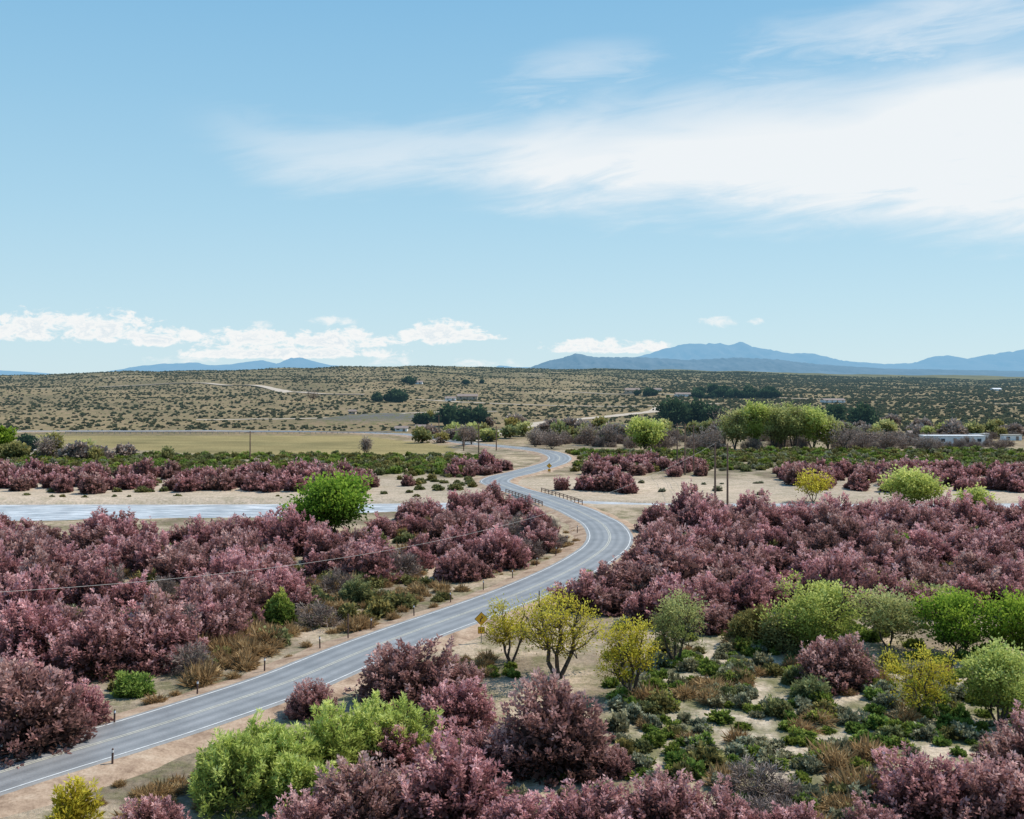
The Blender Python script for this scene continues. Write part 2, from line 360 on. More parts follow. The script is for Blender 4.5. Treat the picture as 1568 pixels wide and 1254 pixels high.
# ---------------------------------------------------------------- ground sheet
field_poly=wpoly([(60,668),(300,667),(560,668),(690,684),(700,694),(560,697),(420,697),(280,694),(100,684)])
field2=wpoly([(1280,640),(1568,642),(1568,652),(1300,650)])
herb_poly=wpoly([(930,1060),(1000,985),(1200,960),(1330,1000),(1600,1040),(1700,1300),(1180,1300),(1100,1200),(930,1190)])
mound=g(590,648)
def ground():
    ys=np.concatenate([np.linspace(-260,38,30),np.arange(40,340,1.0),340*np.exp(np.arange(0,300)*.0148)])
    ts=np.linspace(-1,1,520)
    half=np.maximum(ys*.72,np.where(ys<60,220,0))+40
    X=ts[None]*half[:,None];Y=np.repeat(ys[:,None],len(ts),1)
    x=X.ravel();y=Y.ravel();z=hgt(x,y)
    dm=((x-mound[0])/38)**2+((y-mound[1])/28)**2
    z=z+5*np.exp(-dm*1.2)
    n=len(ts);i=np.arange(len(ys)-1)[:,None]*n+np.arange(n-1)[None]
    Q=np.stack([i,i+1,i+n+1,i+n],-1).reshape(-1,4)
    sand=np.array([.54,.43,.32]);lit=np.array([.21,.165,.12]);herb=np.array([.17,.17,.08]);desert=np.array([.32,.235,.15]);fld=np.array([.35,.285,.14])
    k=sm(waves(x,y,14,21)*.7+.45)[:,None]
    col=sand*(1-k*.8)+lit*k*.8;al=np.full(len(x),.7)
    d=sm((y-330)/140)[:,None];col=col*(1-d)+desert*d;al=np.where(y>420,.95,al)
    wash=((y>196)&(y<262));w=sm((262-y)/14)*sm((y-196)/6);col=col*(1-w[:,None])+np.array([.56,.46,.36])*w[:,None];al=np.where(wash,.3,al)
    h=inpoly(x,y,herb_poly);kk=sm(waves(x,y,5,31)*1.1+.35)[:,None]
    col=np.where(h[:,None],np.array([.6,.5,.39])*(1-kk*.85)+herb*kk*.85,col);al=np.where(h,.8,al)
    f=inpoly(x,y,field_poly)|inpoly(x,y,field2);fs=(1+.14*waves(x,y*3,40,88))[:,None];col=np.where(f[:,None],fld*fs,col);al=np.where(f,.25,al)
    mk=sm((np.exp(-dm)-.3)*3)[:,None];col=col*(1-mk)+np.array([.17,.165,.165])*mk
    far=sm((y-800)/2000)[:,None]*.85;col=col*(1-far)+np.array([.165,.17,.10])*far
    pt=sm(waves(x,y*.8,150,61)*.9-.55)[:,None]*sm((y-540)/150)[:,None]*sm((2200-y)/500)[:,None];col=col*(1-pt*.75)+np.array([.46,.36,.25])*pt*.75
    me=mesh_np('ground',np.column_stack([x,y,z]),Q,[],smooth=True)
    a=me.attributes.new('Col','FLOAT_COLOR','POINT');a.data.foreach_set('color',np.column_stack([col,al]).astype(np.float32).ravel())
    m,N,L=newmat('desert_ground');at=N.new('ShaderNodeAttribute');at.attribute_name='Col';ge=N.new('ShaderNodeNewGeometry');P=ge.outputs['Position']
    def mm(a,b):
        q=N.new('ShaderNodeMath');q.operation='MULTIPLY';L.new(a,q.inputs[0]);L.new(b,q.inputs[1]);return q.outputs[0]
    s1=ramp(N,L,noise(N,L,.35,5,P,.72),[(.45,(0,0,0)),(.60,(1,1,1))])
    c=mix(N,L,mm(s1,at.outputs['Alpha']),at.outputs['Color'],(.17,.17,.08))
    s2=ramp(N,L,noise(N,L,.012,3,P,.6),[(.35,(.76,.78,.76)),(.65,(1.2,1.15,1.1))])
    s3=ramp(N,L,noise(N,L,2.2,5,P,.72),[(.3,(.64,.62,.60)),(.62,(1.1,1.1,1.1))])
    c=mix(N,L,1.,mix(N,L,1.,c,s2,'MULTIPLY'),s3,'MULTIPLY')
    p=N.new('ShaderNodeBsdfDiffuse');L.new(c,p.inputs[0])
    bp=N.new('ShaderNodeBump');bp.inputs['Strength'].default_value=.6;bp.inputs['Distance'].default_value=.4;L.new(noise(N,L,1.4,4,P,.7),bp.inputs['Height']);L.new(bp.outputs[0],p.inputs['Normal'])
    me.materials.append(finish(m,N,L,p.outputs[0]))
    link(bpy.data.objects.new('ground',me))
ground()

def river():
    xs=np.linspace(-380,380,400);ry=np.interp(xs,rivX,rivY);w=np.interp(xs,rivX,rivW)
    V=np.vstack([np.column_stack([xs,ry-w/2-1.5,0*xs-.32]),np.column_stack([xs,ry+w/2+1.5,0*xs-.32])]);n=len(xs);i=np.arange(n-1)
    Q=np.stack([i,i+1,i+n+1,i+n],1)
    m,N,L=newmat('river_water');ge=N.new('ShaderNodeNewGeometry')
    mp=N.new('ShaderNodeMapping');mp.inputs['Scale'].default_value=(.3,1.3,1);L.new(ge.outputs['Position'],mp.inputs[0])
    p=N.new('ShaderNodeBsdfPrincipled');p.inputs['Roughness'].default_value=.3;p.inputs['IOR'].default_value=1.6
    c=ramp(N,L,noise(N,L,.6,5,mp.outputs[0],.65),[(.38,(.30,.31,.32)),(.52,(.52,.52,.52)),(.64,(.82,.82,.82))]);L.new(c,p.inputs['Base Color'])
    b=N.new('ShaderNodeBump');b.inputs['Strength'].default_value=.6;b.inputs['Distance'].default_value=.25;L.new(noise(N,L,2.2,3,mp.outputs[0]),b.inputs['Height']);L.new(b.outputs[0],p.inputs['Normal'])
    link(bpy.data.objects.new('river',mesh_np('river',V,Q,[finish(m,N,L,p.outputs[0])])))
river()

# ---------------------------------------------------------------- mountains
def mountains(name,prof,Y0,depth,seed,col):
    pp=np.array(prof,float);px=np.linspace(pp[0,0],pp[-1,0],700)
    py=np.interp(px,pp[:,0],pp[:,1]);zc=CAM_H+(HY-py)/F*Y0
    x0=(px-CX)/F*Y0
    for s,a in ((Y0*.012,.035),(Y0*.005,.03),(Y0*.002,.02)): zc=zc+a*waves(x0,x0*0,s,seed+int(s)%97)*np.maximum(zc+20,0)*.5
    ts=np.linspace(-1,1,90);X=np.repeat(x0[None],90,0);Y=Y0+ts[:,None]*depth+0*X
    prof_t=(1-np.abs(ts))**.9
    rid=1-np.abs(waves(X+.25*Y,Y*.35,Y0*.022,seed+5));rid2=1-np.abs(waves(X,Y*.5,Y0*.008,seed+9))
    cut=(1-prof_t[:,None])*prof_t[:,None]*4
    Z=-60+(zc[None]+60)*prof_t[:,None]*(1+cut*(rid*.22+rid2*.10-.22))
    V=np.column_stack([X.ravel(),Y.ravel(),Z.ravel()]);n=700;i=np.arange(89)[:,None]*n+np.arange(n-1)[None]
    Q=np.stack([i,i+1,i+n+1,i+n],-1).reshape(-1,4)
    m,N,L=newmat(name+'_rock');d=N.new('ShaderNodeBsdfDiffuse');ge=N.new('ShaderNodeNewGeometry')
    c=ramp(N,L,noise(N,L,.002,4,ge.outputs['Position']),[(.3,tuple(k*.7 for k in col)),(.7,tuple(k*1.3 for k in col))]);L.new(c,d.inputs[0])
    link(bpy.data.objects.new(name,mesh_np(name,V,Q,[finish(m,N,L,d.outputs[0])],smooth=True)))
far=[(-700,560),(-300,566),(-100,560),(0,567),(40,569),(75,576),(150,577),(195,569),(215,560),(250,557),(300,555),(320,559),(350,558),(400,551),(425,557),(445,548),(465,548),(490,556),(525,561),(600,572),(700,570),(750,565),(765,559),(790,562),(860,563),(930,556),(980,545),(1020,533),(1050,526),(1100,525),(1120,527),(1135,522),(1150,530),(1190,537),(1210,541),(1240,540),(1290,552),(1350,557),(1400,556),(1430,546),(1450,544),(1480,549),(1520,542),(1568,535),(1700,545),(2300,560)]
near=[(700,580),(780,570),(810,563),(830,555),(885,541),(910,546),(990,547),(1050,551),(1130,547),(1180,549),(1250,557),(1350,564),(1568,568),(2300,572)]
mountains('mountain_range',far,36000,5000,3,(.20,.17,.15))
mountains('foothills',near,15500,2700,8,(.11,.12,.13))

# ---------------------------------------------------------------- foliage meshes
def bush(name,seed,mat,R=3.,H=3.8,npl=170,lv=60,LL=.26,LW=.06,pr=.26,pl=1.5,up=.55,fill=1600,nl=8,lobe=.34,stems=18):
    r=np.random.default_rng(seed)
    th=r.uniform(0,6.283,npl);s=np.abs(r.uniform(-.02,1,npl))**.9;c=np.sqrt(np.maximum(0,1-s*s))
    d=np.column_stack([np.cos(th)*c,np.sin(th)*c,s])
    ld=norm(np.column_stack([r.normal(size=nl),r.normal(size=nl),r.uniform(.1,1.2,nl)]));la=r.uniform(.5,1,nl)
    def rad(d):
        q=np.exp((d@ld.T-1)*9)*la[None];return (1-lobe)+lobe*q.max(1)
    fac=rad(d)*np.where(r.random(npl)<.3,r.uniform(.6,.85,npl),r.uniform(.9,1.14,npl))
    E=np.array([R,R,H]);tip=d*fac[:,None]*E;tip[:,2]+=.15*H/3.8
    ax=norm(d*np.array([1,1,.6])+np.array([0,0,up])+r.normal(size=(npl,3))*.2)
    ln=pl*r.uniform(.65,1.3,npl);bright=r.uniform(.5,1.15,npl)
    I=np.repeat(np.arange(npl),lv);t=r.random(len(I))**.75
    pa=ax[I];rd=norm(np.cross(pa,r.normal(size=(len(I),3))))
    rr=pr*(1.05-.85*t)*np.sqrt(r.random(len(I)))
    C=tip[I]-pa*(ln[I]*(1-t))[:,None]+rd*rr[:,None]
    C[:,2]=np.maximum(C[:,2],.03)
    D=pa*.8+rd*.7+r.normal(size=(len(I),3))*.35
    V,Q=leaves(C,D,LL*r.uniform(.6,1.3,len(I)),LW*r.uniform(.6,1.3,len(I)),r)
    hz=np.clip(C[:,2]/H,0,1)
    sh=np.clip((.14+.86*t**1.2)*(.40+.60*hz)*bright[I]*(fac[I]**1.5)*1.3+r.normal(size=len(I))*.07,0,1)  # painted shading: leaves darken toward plume base and ground, lighten at tips
    Vs=[V];Qs=[Q];Ss=[np.repeat(sh,4)];mi=[np.zeros(len(Q))];o=len(V)
    if fill:
        d2=norm(r.normal(size=(fill,3)));d2[:,2]=np.abs(d2[:,2]);C2=d2*(rad(d2)*r.uniform(.3,.82,fill))[:,None]*E
        V2,Q2=leaves(C2,d2+r.normal(size=(fill,3))*.6,LL*2*np.ones(fill),LW*2.4*np.ones(fill),r)
        Vs.append(V2);Qs.append(Q2+o);Ss.append(.06+.14*np.repeat(np.clip(C2[:,2]/H,0,1),4));mi.append(np.zeros(len(Q2)));o+=len(V2)  # inner fill coloured near dark end, as painted interior shade
    segs=[]
    for k in r.choice(npl,min(stems,npl),replace=False):
        b=np.array([*(r.normal(size=2)*.25*R/3),0.]);m=b*.5+tip[k]*.5+np.array([0,0,.12*H*r.random()]);segs+=[(b,m,.05*R/3,.03*R/3),(m,tip[k]*1.03,.03*R/3,.01*R/3)]
    V3,Q3=tubes(segs,3);Vs.append(V3);Qs.append(Q3+o);Ss.append(np.full(len(V3),.2));mi.append(np.ones(len(Q3)))
    return mesh_np(name,np.vstack(Vs),np.vstack(Qs),[mat,M_bark],np.concatenate(mi),np.concatenate(Ss))
def tree(name,seed,mat,H=8,W=7,ncl=60,nleaf=7000,LL=.3,LW=.11,cs=.075,trunks=3,low=.1,fork=.16,thick=1.):
    r=np.random.default_rng(seed);segs=[]
    lob=norm(np.column_stack([r.normal(size=6),r.normal(size=6),r.uniform(-.3,1,6)]))
    d=norm(r.normal(size=(ncl,3)));rr=r.uniform(.2,1,ncl)**.55
    rr=rr*(.66+.42*np.exp((d@lob.T-1)*6).max(1))
    C0=np.column_stack([d[:,0]*rr*W*.49,d[:,1]*rr*W*.49,H*(low+(1-low)*(.5+.5*d[:,2]*rr))*.97])
    stems=[]
    for t in range(trunks):
        a=t*6.283/trunks+r.uniform(0,1);p=np.array([math.cos(a)*.12*(trunks>1),math.sin(a)*.12*(trunks>1),0.]);
        tgt=np.array([math.cos(a)*W*.22,math.sin(a)*W*.22,H*r.uniform(.72,.9)]) if trunks>1 else np.array([r.normal()*.05*W,r.normal()*.05*W,H*.85])
        pts=[p];n=6;rb=.022*H*thick*(1.25 if trunks==1 else 1.)/(trunks**.25)
        for i in range(1,n+1):
            u=i/n;q=p*(1-u)+tgt*u;q[:2]=p[:2]+(tgt[:2]-p[:2])*(u**.8);q=q+r.normal(size=3)*np.array([.025*W,.025*W,.0]);pts.append(q)
        for i in range(n): segs.append((pts[i],pts[i+1],rb*(1-.8*i/n),rb*(1-.8*(i+1)/n)))
        stems+=[(q,rb*(1-.8*i/n)) for i,q in enumerate(pts)]
    SP=np.array([s[0] for s in stems]);SR=np.array([s[1] for s in stems])
    for c in C0:
        ok=(SP[:,2]<c[2]*.85+.02*H)&(SP[:,2]>=fork*H*.6);
        if not ok.any(): ok=SP[:,2]<=SP[:,2].min()+fork*H+.01
        j=np.where(ok)[0];k=j[np.argmin(np.linalg.norm(SP[j]-c,axis=1))];p=SP[k]
        m=p*.5+c*.5+np.array([0,0,-.02*H])+r.normal(size=3)*.025*W;rb=SR[k]*.5
        segs+=[(p,m,rb,rb*.6),(m,c,rb*.6,rb*.2)]
        for _ in range(2):
            e=c+r.normal(size=3)*cs*W+np.array([0,0,.03*H]);segs.append((m*.4+c*.6,e,rb*.35,rb*.1))
    sz=r.uniform(.5,1.3,ncl);cb=r.uniform(.55,1.12,ncl)
    k=r.choice(ncl,nleaf,p=sz**2/np.sum(sz**2));off=r.normal(size=(nleaf,3))*(sz[k]*cs)[:,None]*np.array([W,W,min(W,H)*1.0])
    C=C0[k]+off;C[:,2]=np.maximum(C[:,2],.1)
    V,Q=leaves(C,off/ (cs*W)+np.array([0,0,.35])+r.normal(size=(nleaf,3))*.6,LL*r.uniform(.6,1.3,nleaf),LW*r.uniform(.6,1.3,nleaf),r)
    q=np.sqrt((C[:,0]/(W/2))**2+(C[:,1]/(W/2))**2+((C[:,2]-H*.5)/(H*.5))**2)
    sh=np.clip((.25+.5*q)*(.55+.5*np.clip(C[:,2]/H,0,1))*cb[k]+.18*off[:,2]/(cs*H),0.02,1)  # painted shading: crown top, outer leaves and cluster tops lighter, inside darker
    V3,Q3=tubes(segs,5)
    return mesh_np(name,np.vstack([V,V3]),np.vstack([Q,Q3+len(V)]),[mat,M_bark],np.concatenate([np.zeros(len(Q)),np.ones(len(Q3))]),np.concatenate([np.repeat(sh,4),np.full(len(V3),.3)]))
def coll(name,meshes):
    c=bpy.data.collections.new(name)
    for m in meshes: c.objects.link(bpy.data.objects.new(m.name,m))
    return c
def scatter(name,c,P,scl,tilt=.06):
    P=np.asarray(P,np.float32);n=len(P);me=bpy.data.meshes.new(name);me.vertices.add(n);me.vertices.foreach_set('co',P.ravel())
    sc=np.asarray(scl,np.float32)
    if sc.ndim==1: sc=np.column_stack([sc*R0.uniform(.85,1.2,n),sc*R0.uniform(.85,1.2,n),sc*R0.uniform(.78,1.25,n)])
    ro=np.column_stack([R0.normal(size=(n,2))*tilt,R0.uniform(0,6.283,n)])
    for nm,v in (('scl',sc),('rot',ro)):
        a=me.attributes.new(nm,'FLOAT_VECTOR','POINT');a.data.foreach_set('vector',np.asarray(v,np.float32).ravel())
    a=me.attributes.new('idx','INT','POINT');a.data.foreach_set('value',R0.integers(0,len(c.objects),n).astype(np.int32))
    o=link(bpy.data.objects.new(name,me))
    ng=bpy.data.node_groups.new(name+'_nodes','GeometryNodeTree')
    ng.interface.new_socket('Geometry',in_out='INPUT',socket_type='NodeSocketGeometry');ng.interface.new_socket('Geometry',in_out='OUTPUT',socket_type='NodeSocketGeometry')
    N=ng.nodes;L=ng.links;i=N.new('NodeGroupInput');out=N.new('NodeGroupOutput');ip=N.new('GeometryNodeInstanceOnPoints')
    ci=N.new('GeometryNodeCollectionInfo');ci.inputs[0].default_value=c;ci.inputs['Separate Children'].default_value=True;ci.inputs['Reset Children'].default_value=True
    def na(nm,t):
        q=N.new('GeometryNodeInputNamedAttribute');q.data_type=t;q.inputs[0].default_value=nm
        return [s for s in q.outputs if s.enabled and s.name=='Attribute'][0]
    L.new(i.outputs[0],ip.inputs['Points']);L.new(ci.outputs[0],ip.inputs['Instance']);ip.inputs['Pick Instance'].default_value=True
    L.new(na('idx','INT'),ip.inputs['Instance Index']);L.new(na('scl','FLOAT_VECTOR'),ip.inputs['Scale'])
    er=N.new('FunctionNodeEulerToRotation');L.new(na('rot','FLOAT_VECTOR'),er.inputs[0]);L.new(er.outputs[0],ip.inputs['Rotation'])
    L.new(ip.outputs[0],out.inputs[0])
    md=o.modifiers.new('scatter','NODES');md.node_group=ng
    return o
def fillpoly(pl,sp,prob=1.):
    P=wpoly(pl);A=np.array(P);x0,y0=A.min(0);x1,y1=A.max(0)
    gx,gy=np.meshgrid(np.arange(x0,x1,sp),np.arange(y0,y1,sp));x=gx.ravel();y=gy.ravel()
    x=x+R0.uniform(-.5,.5,len(x))*sp*.95;y=y+R0.uniform(-.5,.5,len(y))*sp*.95
    k=inpoly(x,y,P)&(R0.random(len(x))<prob);return x[k],y[k]
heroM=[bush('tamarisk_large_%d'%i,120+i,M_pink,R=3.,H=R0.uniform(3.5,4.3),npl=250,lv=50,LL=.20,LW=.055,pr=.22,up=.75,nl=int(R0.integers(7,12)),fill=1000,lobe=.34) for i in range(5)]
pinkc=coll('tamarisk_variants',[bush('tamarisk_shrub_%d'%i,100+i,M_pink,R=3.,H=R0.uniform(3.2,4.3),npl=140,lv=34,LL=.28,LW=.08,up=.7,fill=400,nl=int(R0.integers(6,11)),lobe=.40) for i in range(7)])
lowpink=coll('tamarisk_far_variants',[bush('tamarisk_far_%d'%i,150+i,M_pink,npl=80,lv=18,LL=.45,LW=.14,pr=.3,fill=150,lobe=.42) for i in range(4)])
def smallv(nm,mat,seed,k=4,**kw):
    a=dict(R=1.,H=.9,npl=50,lv=20,LL=.18,LW=.055,pr=.15,pl=.5,up=.5,fill=100,nl=5,lobe=.35,stems=6);a.update(kw)
    return coll(nm+'_variants',[bush('%s_%d'%(nm,i),seed+i,mat,**a) for i in range(k)])
olc=smallv('olive_scrub',M_olive,200);sgc=smallv('sage_scrub',M_sage,220);hbc=smallv('herb',M_herb,240)
dgc=smallv('dry_tuft',M_dry,260,npl=70,lv=12,LL=.42,LW=.022,pr=.1,pl=.55,up=.9,H=.7)
twc=smallv('twig_shrub',M_grey,280,R=2.2,H=2.4,npl=90,lv=26,LL=.4,LW=.022,pr=.25,pl=1.,fill=0,stems=24)
farc=smallv('desert_scrub',M_far,300,npl=14,lv=6,LL=.48,LW=.19,fill=30,pr=.25,H=1.,stems=2)

# ---------- scatter regions
def add(pl,sp,s0,s1,prob=1.):
    x,y=fillpoly(pl,sp,prob);return x,y,R0.uniform(s0,s1,len(x))
def clean(lst,marg,clears=(),gapy=0):
    x=np.concatenate([a[0] for a in lst]);y=np.concatenate([a[1] for a in lst]);s=np.concatenate([a[2] for a in lst])
    k=road_dist(x,y)>marg[0]+s*marg[1]
    ry=np.interp(x,rivX,rivY);w=np.interp(x,rivX,rivW);k&=np.abs(y-ry)>w/2+1.2+s*marg[1]*.6
    for c in clears: k&=~inpoly(x,y,wpoly(c))
    if gapy: 
        wv=waves(x,y,20,99);k&=(wv<gapy)|(R0.random(len(x))<.25);s=s*(1+.18*waves(x,y,11,98))
    x,y,s=x[k],y[k],s[k];return np.column_stack([x,y,hgt(x,y)-.05]),s
sandgap=[[(205,893),(300,893),(300,925),(205,922)],[(485,885),(640,900),(620,960),(450,975)],[(300,985),(430,968),(450,1000),(300,1045)],
 [(555,826),(650,830),(640,852),(556,848)]]
LEFT=[(-260,840),(640,840),(640,900),(300,1040),(-260,1040)];RIGHT=[(1000,800),(1900,800),(1900,950),(1000,950)]
L1=[add([(-260,828),(440,826),(600,862),(640,905),(500,900),(470,935),(390,965),(290,1020),(190,1040),(130,1010),(-260,1030)],4.3,.75,1.35,.92),
    add([(560,815),(800,800),(850,832),(810,860),(770,890),(640,892),(600,860)],4.3,.75,1.15,.85),
    add([(570,800),(700,806),(830,792),(800,780),(720,776)],4.5,.8,1.2,.85),
    add([(975,805),(1080,797),(1900,800),(1900,950),(1200,945),(1090,972),(905,955),(885,915),(960,870),(1000,845)],4.2,.8,1.35,.95)]
P,s=clean(L1,(4.2,2.1),sandgap,.95);scatter('tamarisk_thicket',pinkc,P,s)
L2=[add([(-400,756),(40,756),(380,754),(550,752),(645,744),(560,729),(-400,727)],5.0,.7,1.2,.8),add([(690,732),(790,724),(780,716),(700,716)],5,.7,1.1,.95),
    add([(850,752),(965,755),(965,745),(850,744)],4.5,.8,1.2,.95),add([(880,733),(1085,730),(1080,712),(900,710)],5.,.7,1.1,.85),
    add([(1190,750),(1900,760),(1900,724),(1190,722)],5.,.7,1.25,.8)]
P,s=clean(L2,(4.,2.1),(),1.1);scatter('distant_tamarisk_thicket',lowpink,P,s)
heroes=[(480,1095,85),(625,1075,160),(700,1115,130),(860,1178,195),(750,1175,115),(560,1278,190),(690,1258,195),(470,1310,150),(780,1300,140),(900,1295,170),(1010,1280,160),(1110,1300,140),(1215,1300,120),(240,1300,135),(1420,1248,175),(1535,1270,190),(1575,1190,150),(1280,1050,130),(50,1142,210),(-20,1085,160),(120,1112,110),(150,1030,150),(240,1018,150),(60,1015,140),(330,985,110),(940,1185,70),(1340,1300,110),(600,1165,100),(1090,945,90),(700,1060,90),(430,930,100),(330,940,110)]
for i,(px,py,w) in enumerate(heroes):
    x,y=g(px,py);o=link(bpy.data.objects.new('tamarisk_bush',heroM[i%5]));sc=w*y/F/4.9
    o.location=(x,y,float(hgt(x,y))-.05);o.scale=(sc,sc,sc*R0.uniform(.82,.98));o.rotation_euler=(0,0,R0.uniform(0,6.28))
def lay(name,c,lst,marg=(4.6,1.0),clears=()):
    P,s=clean(lst,marg,clears);scatter(name,c,P,s,.1)
fore=[(935,1080),(1000,1000),(1200,975),(1330,1010),(1650,1060),(1650,1180),(1340,1180),(1330,1300),(1180,1300),(1100,1200),(940,1190)]
clr=[(470,885),(650,895),(700,915),(500,985),(440,975)]
BANDL=[(-500,727),(700,728),(765,714),(745,698),(-500,698)];BANDR=[(880,722),(1900,722),(1900,688),(880,692)]
gaps=[[(1020,1075),(1090,1070),(1080,1100),(1020,1100)],[(1150,1040),(1215,1030),(1205,1075),(1150,1085)],[(1240,1180),(1310,1170),(1300,1220),(1240,1225)],[(1100,1120),(1150,1115),(1150,1140),(1100,1145)],[(1060,975),(1120,975),(1110,1000),(1050,1000)]]
lay('green_herb_patch',hbc,[add(fore,1.6,.6,1.3,.5),add([(930,1010),(1060,960),(1330,940),(1650,990),(1650,1060),(1200,1000)],2.4,.7,1.4,.65),add([(680,1030),(800,1020),(800,1040),(690,1045)],1.4,.5,.9,.8),add([(650,1120),(950,1170),(950,1210),(650,1180)],2.2,.7,1.2,.4),add([(930,1040),(1010,1000),(1060,1040),(960,1090)],1.8,.6,1.1,.6),add(BANDL,4.,1.1,2.0,.7),add(BANDR,4.5,1.,2.0,.7)],clears=gaps)
lay('sage_scrub_patch',sgc,[add(fore,1.7,.6,1.3,.45),add([(680,1150),(860,1190),(1250,1254),(1250,1300),(700,1300)],2.5,.7,1.1,.5),add([(880,935),(1100,965),(1100,990),(900,960)],3,1,1.6,.5),add(LEFT,5,.9,1.8,.4),add(RIGHT,8,1,1.8,.4),add(BANDL,6,1.,1.8,.6),add(BANDR,6,1.,1.8,.6),add([(960,738),(1190,736),(1190,762),(965,766)],7,.6,1.3,.5)],clears=gaps)
lay('olive_scrub_patch',olc,[add(fore,2.5,.7,1.5,.4),add(clr,2.4,.8,1.8,.5),add(LEFT,3.8,1.,2.1,.5),add([(100,1030),(300,1010),(300,1080),(150,1090)],3,.7,1.4,.5),
   add(BANDL,3.2,1.1,2.0,.75),add(BANDR,3.4,1.,2.0,.75),add([(840,700),(900,722),(880,690)],3,1,1.6,.8),
   add([(640,752),(760,748),(700,728),(600,730)],3.5,.9,1.8,.5),add([(380,815),(620,820),(620,835),(380,835)],2.6,.8,1.6,.6),add(RIGHT,5,1.3,2.3,.5),add([(870,905),(920,895),(930,915),(880,925)],2,1.2,1.9,.8),add([(-100,759),(560,759),(560,764),(-100,764)],4,.5,1,.4),add([(1100,975),(1190,975),(1190,1000),(1100,1000)],3,1.8,2.6,.8),add([(560,830),(830,820),(800,880),(620,890)],4,1.,1.8,.5),add([(-500,756),(560,756),(560,735),(-500,735)],6,.9,1.6,.4),add([(560,764),(780,764),(760,752),(560,752)],5,.6,1.2,.3)],(4.2,1.),gaps)
lay('dry_grass_tufts',dgc,[add([(600,800),(780,805),(760,825),(600,825)],1.8,.8,1.5,.7),add([(300,985),(440,965),(470,1005),(300,1050)],1.5,.9,1.8,.65),add(clr,2.2,.6,1.4,.4),add(LEFT,3.5,.8,1.7,.4),add(fore,2.4,.6,1.4,.3),add([(200,890),(320,890),(300,935),(205,935)],2.5,.5,1.,.4),add([(690,1000),(770,995),(770,1040),(690,1040)],1.5,.5,1.1,.5),add([(1240,1150),(1340,1150),(1330,1254),(1240,1254)],1.5,.8,1.6,.5),add([(120,1210),(330,1180),(330,1254),(200,1300)],1.3,.4,1.0,.55),add([(0,1160),(500,1000),(900,860),(960,800),(700,800),(400,960)],2.4,.3,.9,.4),add([(960,870),(980,830),(990,860),(940,890)],1.8,.4,.9,.5)],(4.2,.8))
lay('bare_twig_shrubs',twc,[add([(740,815),(860,800),(865,845),(790,860)],3.2,.8,1.3,.8),add([(700,770),(740,770),(760,790),(700,790)],4,.8,1.2,.7),add([(100,700),(280,700),(280,706),(100,706)],6,1.2,1.9,.6),add([(820,672),(1100,672),(1100,690),(820,684)],6,1.,1.9,.7),add([(1140,672),(1560,672),(1560,690),(1140,690)],6,1.,1.9,.6),add([(1100,1200),(1230,1230),(1200,1290),(1080,1290)],3,.8,1.2,.5),add([(900,900),(1000,925),(990,960),(900,950)],4,1.,1.5,.4),add(LEFT,8,.9,1.5,.5)],(4.5,2.))
# desert scrub on the plain
n=130000;yy=np.sqrt(R0.uniform(425**2,2500**2,n));xx=yy*R0.uniform(-.62,.62,n)
dens=.75+.25*sm((xx/yy)*4)+.4*waves(xx,yy,60,77)-.5*sm(waves(xx,yy*.8,150,61)*.9-.55);k=(R0.random(n)<np.clip(dens,.2,1))&~inpoly(xx,yy,field_poly)&(yy>470-60*(xx>20))
xx,yy=xx[k],yy[k];k=(road_dist(xx,yy)>7);xx,yy=xx[k],yy[k];k=road_dist(xx,yy,TC,1)>9;xx,yy=xx[k],yy[k]
ss=(.35+.9*R0.random(len(xx))**1.8)*(1+.4*sm((xx/yy-.03)*5))
dm=((xx-mound[0])/38)**2+((yy-mound[1])/28)**2;k=dm>1.2;xx,yy,ss=xx[k],yy[k],ss[k]
scatter('desert_scrub',farc,np.column_stack([xx,yy,hgt(xx,yy)-.05]),ss)

# ---------- trees
def T(name,px,py,wpx,hpx,mat,seed,**kw):
    x,y=g(px,py);W=wpx*y/F;H=hpx*y/F
    me=tree(name,seed,mat,H=H,W=W,**kw);o=link(bpy.data.objects.new(name,me));o.location=(x,y,float(hgt(x,y))-.05);o.rotation_euler=(0,0,seed*1.7);return o
def B(name,px,py,wpx,hpx,mat,seed,**kw):
    x,y=g(px,py);W=wpx*y/F;H=hpx*y/F;a=dict(R=W/2*1.12,H=H*.98,npl=200,lv=50,LL=.3,LW=.045,pr=.28,pl=1.3,up=1.2,fill=300,lobe=.4);a.update(kw)
    me=bush(name,seed,mat,**a);o=link(bpy.data.objects.new(name,me));o.location=(x,y,float(hgt(x,y))-.05);return o
T('cottonwood_tree',508,820,122,102,M_green,1,nleaf=11000,LL=.5,LW=.18,ncl=80,low=.08)
T('cottonwood_tree',462,818,55,52,M_green,2,nleaf=4000,LL=.45,LW=.18,low=.05)
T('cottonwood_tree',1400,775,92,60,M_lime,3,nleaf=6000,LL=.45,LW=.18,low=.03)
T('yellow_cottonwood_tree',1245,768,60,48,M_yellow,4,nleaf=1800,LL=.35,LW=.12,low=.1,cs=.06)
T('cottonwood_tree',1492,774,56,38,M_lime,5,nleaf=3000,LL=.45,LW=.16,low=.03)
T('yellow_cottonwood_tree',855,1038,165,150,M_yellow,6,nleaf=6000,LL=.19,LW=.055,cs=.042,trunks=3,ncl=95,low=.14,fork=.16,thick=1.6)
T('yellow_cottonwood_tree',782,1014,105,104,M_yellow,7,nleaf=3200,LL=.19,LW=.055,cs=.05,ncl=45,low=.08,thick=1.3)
T('yellow_cottonwood_tree',965,1068,120,142,M_yellow,8,nleaf=4400,LL=.19,LW=.055,cs=.045,trunks=3,ncl=70,low=.08,thick=1.5)
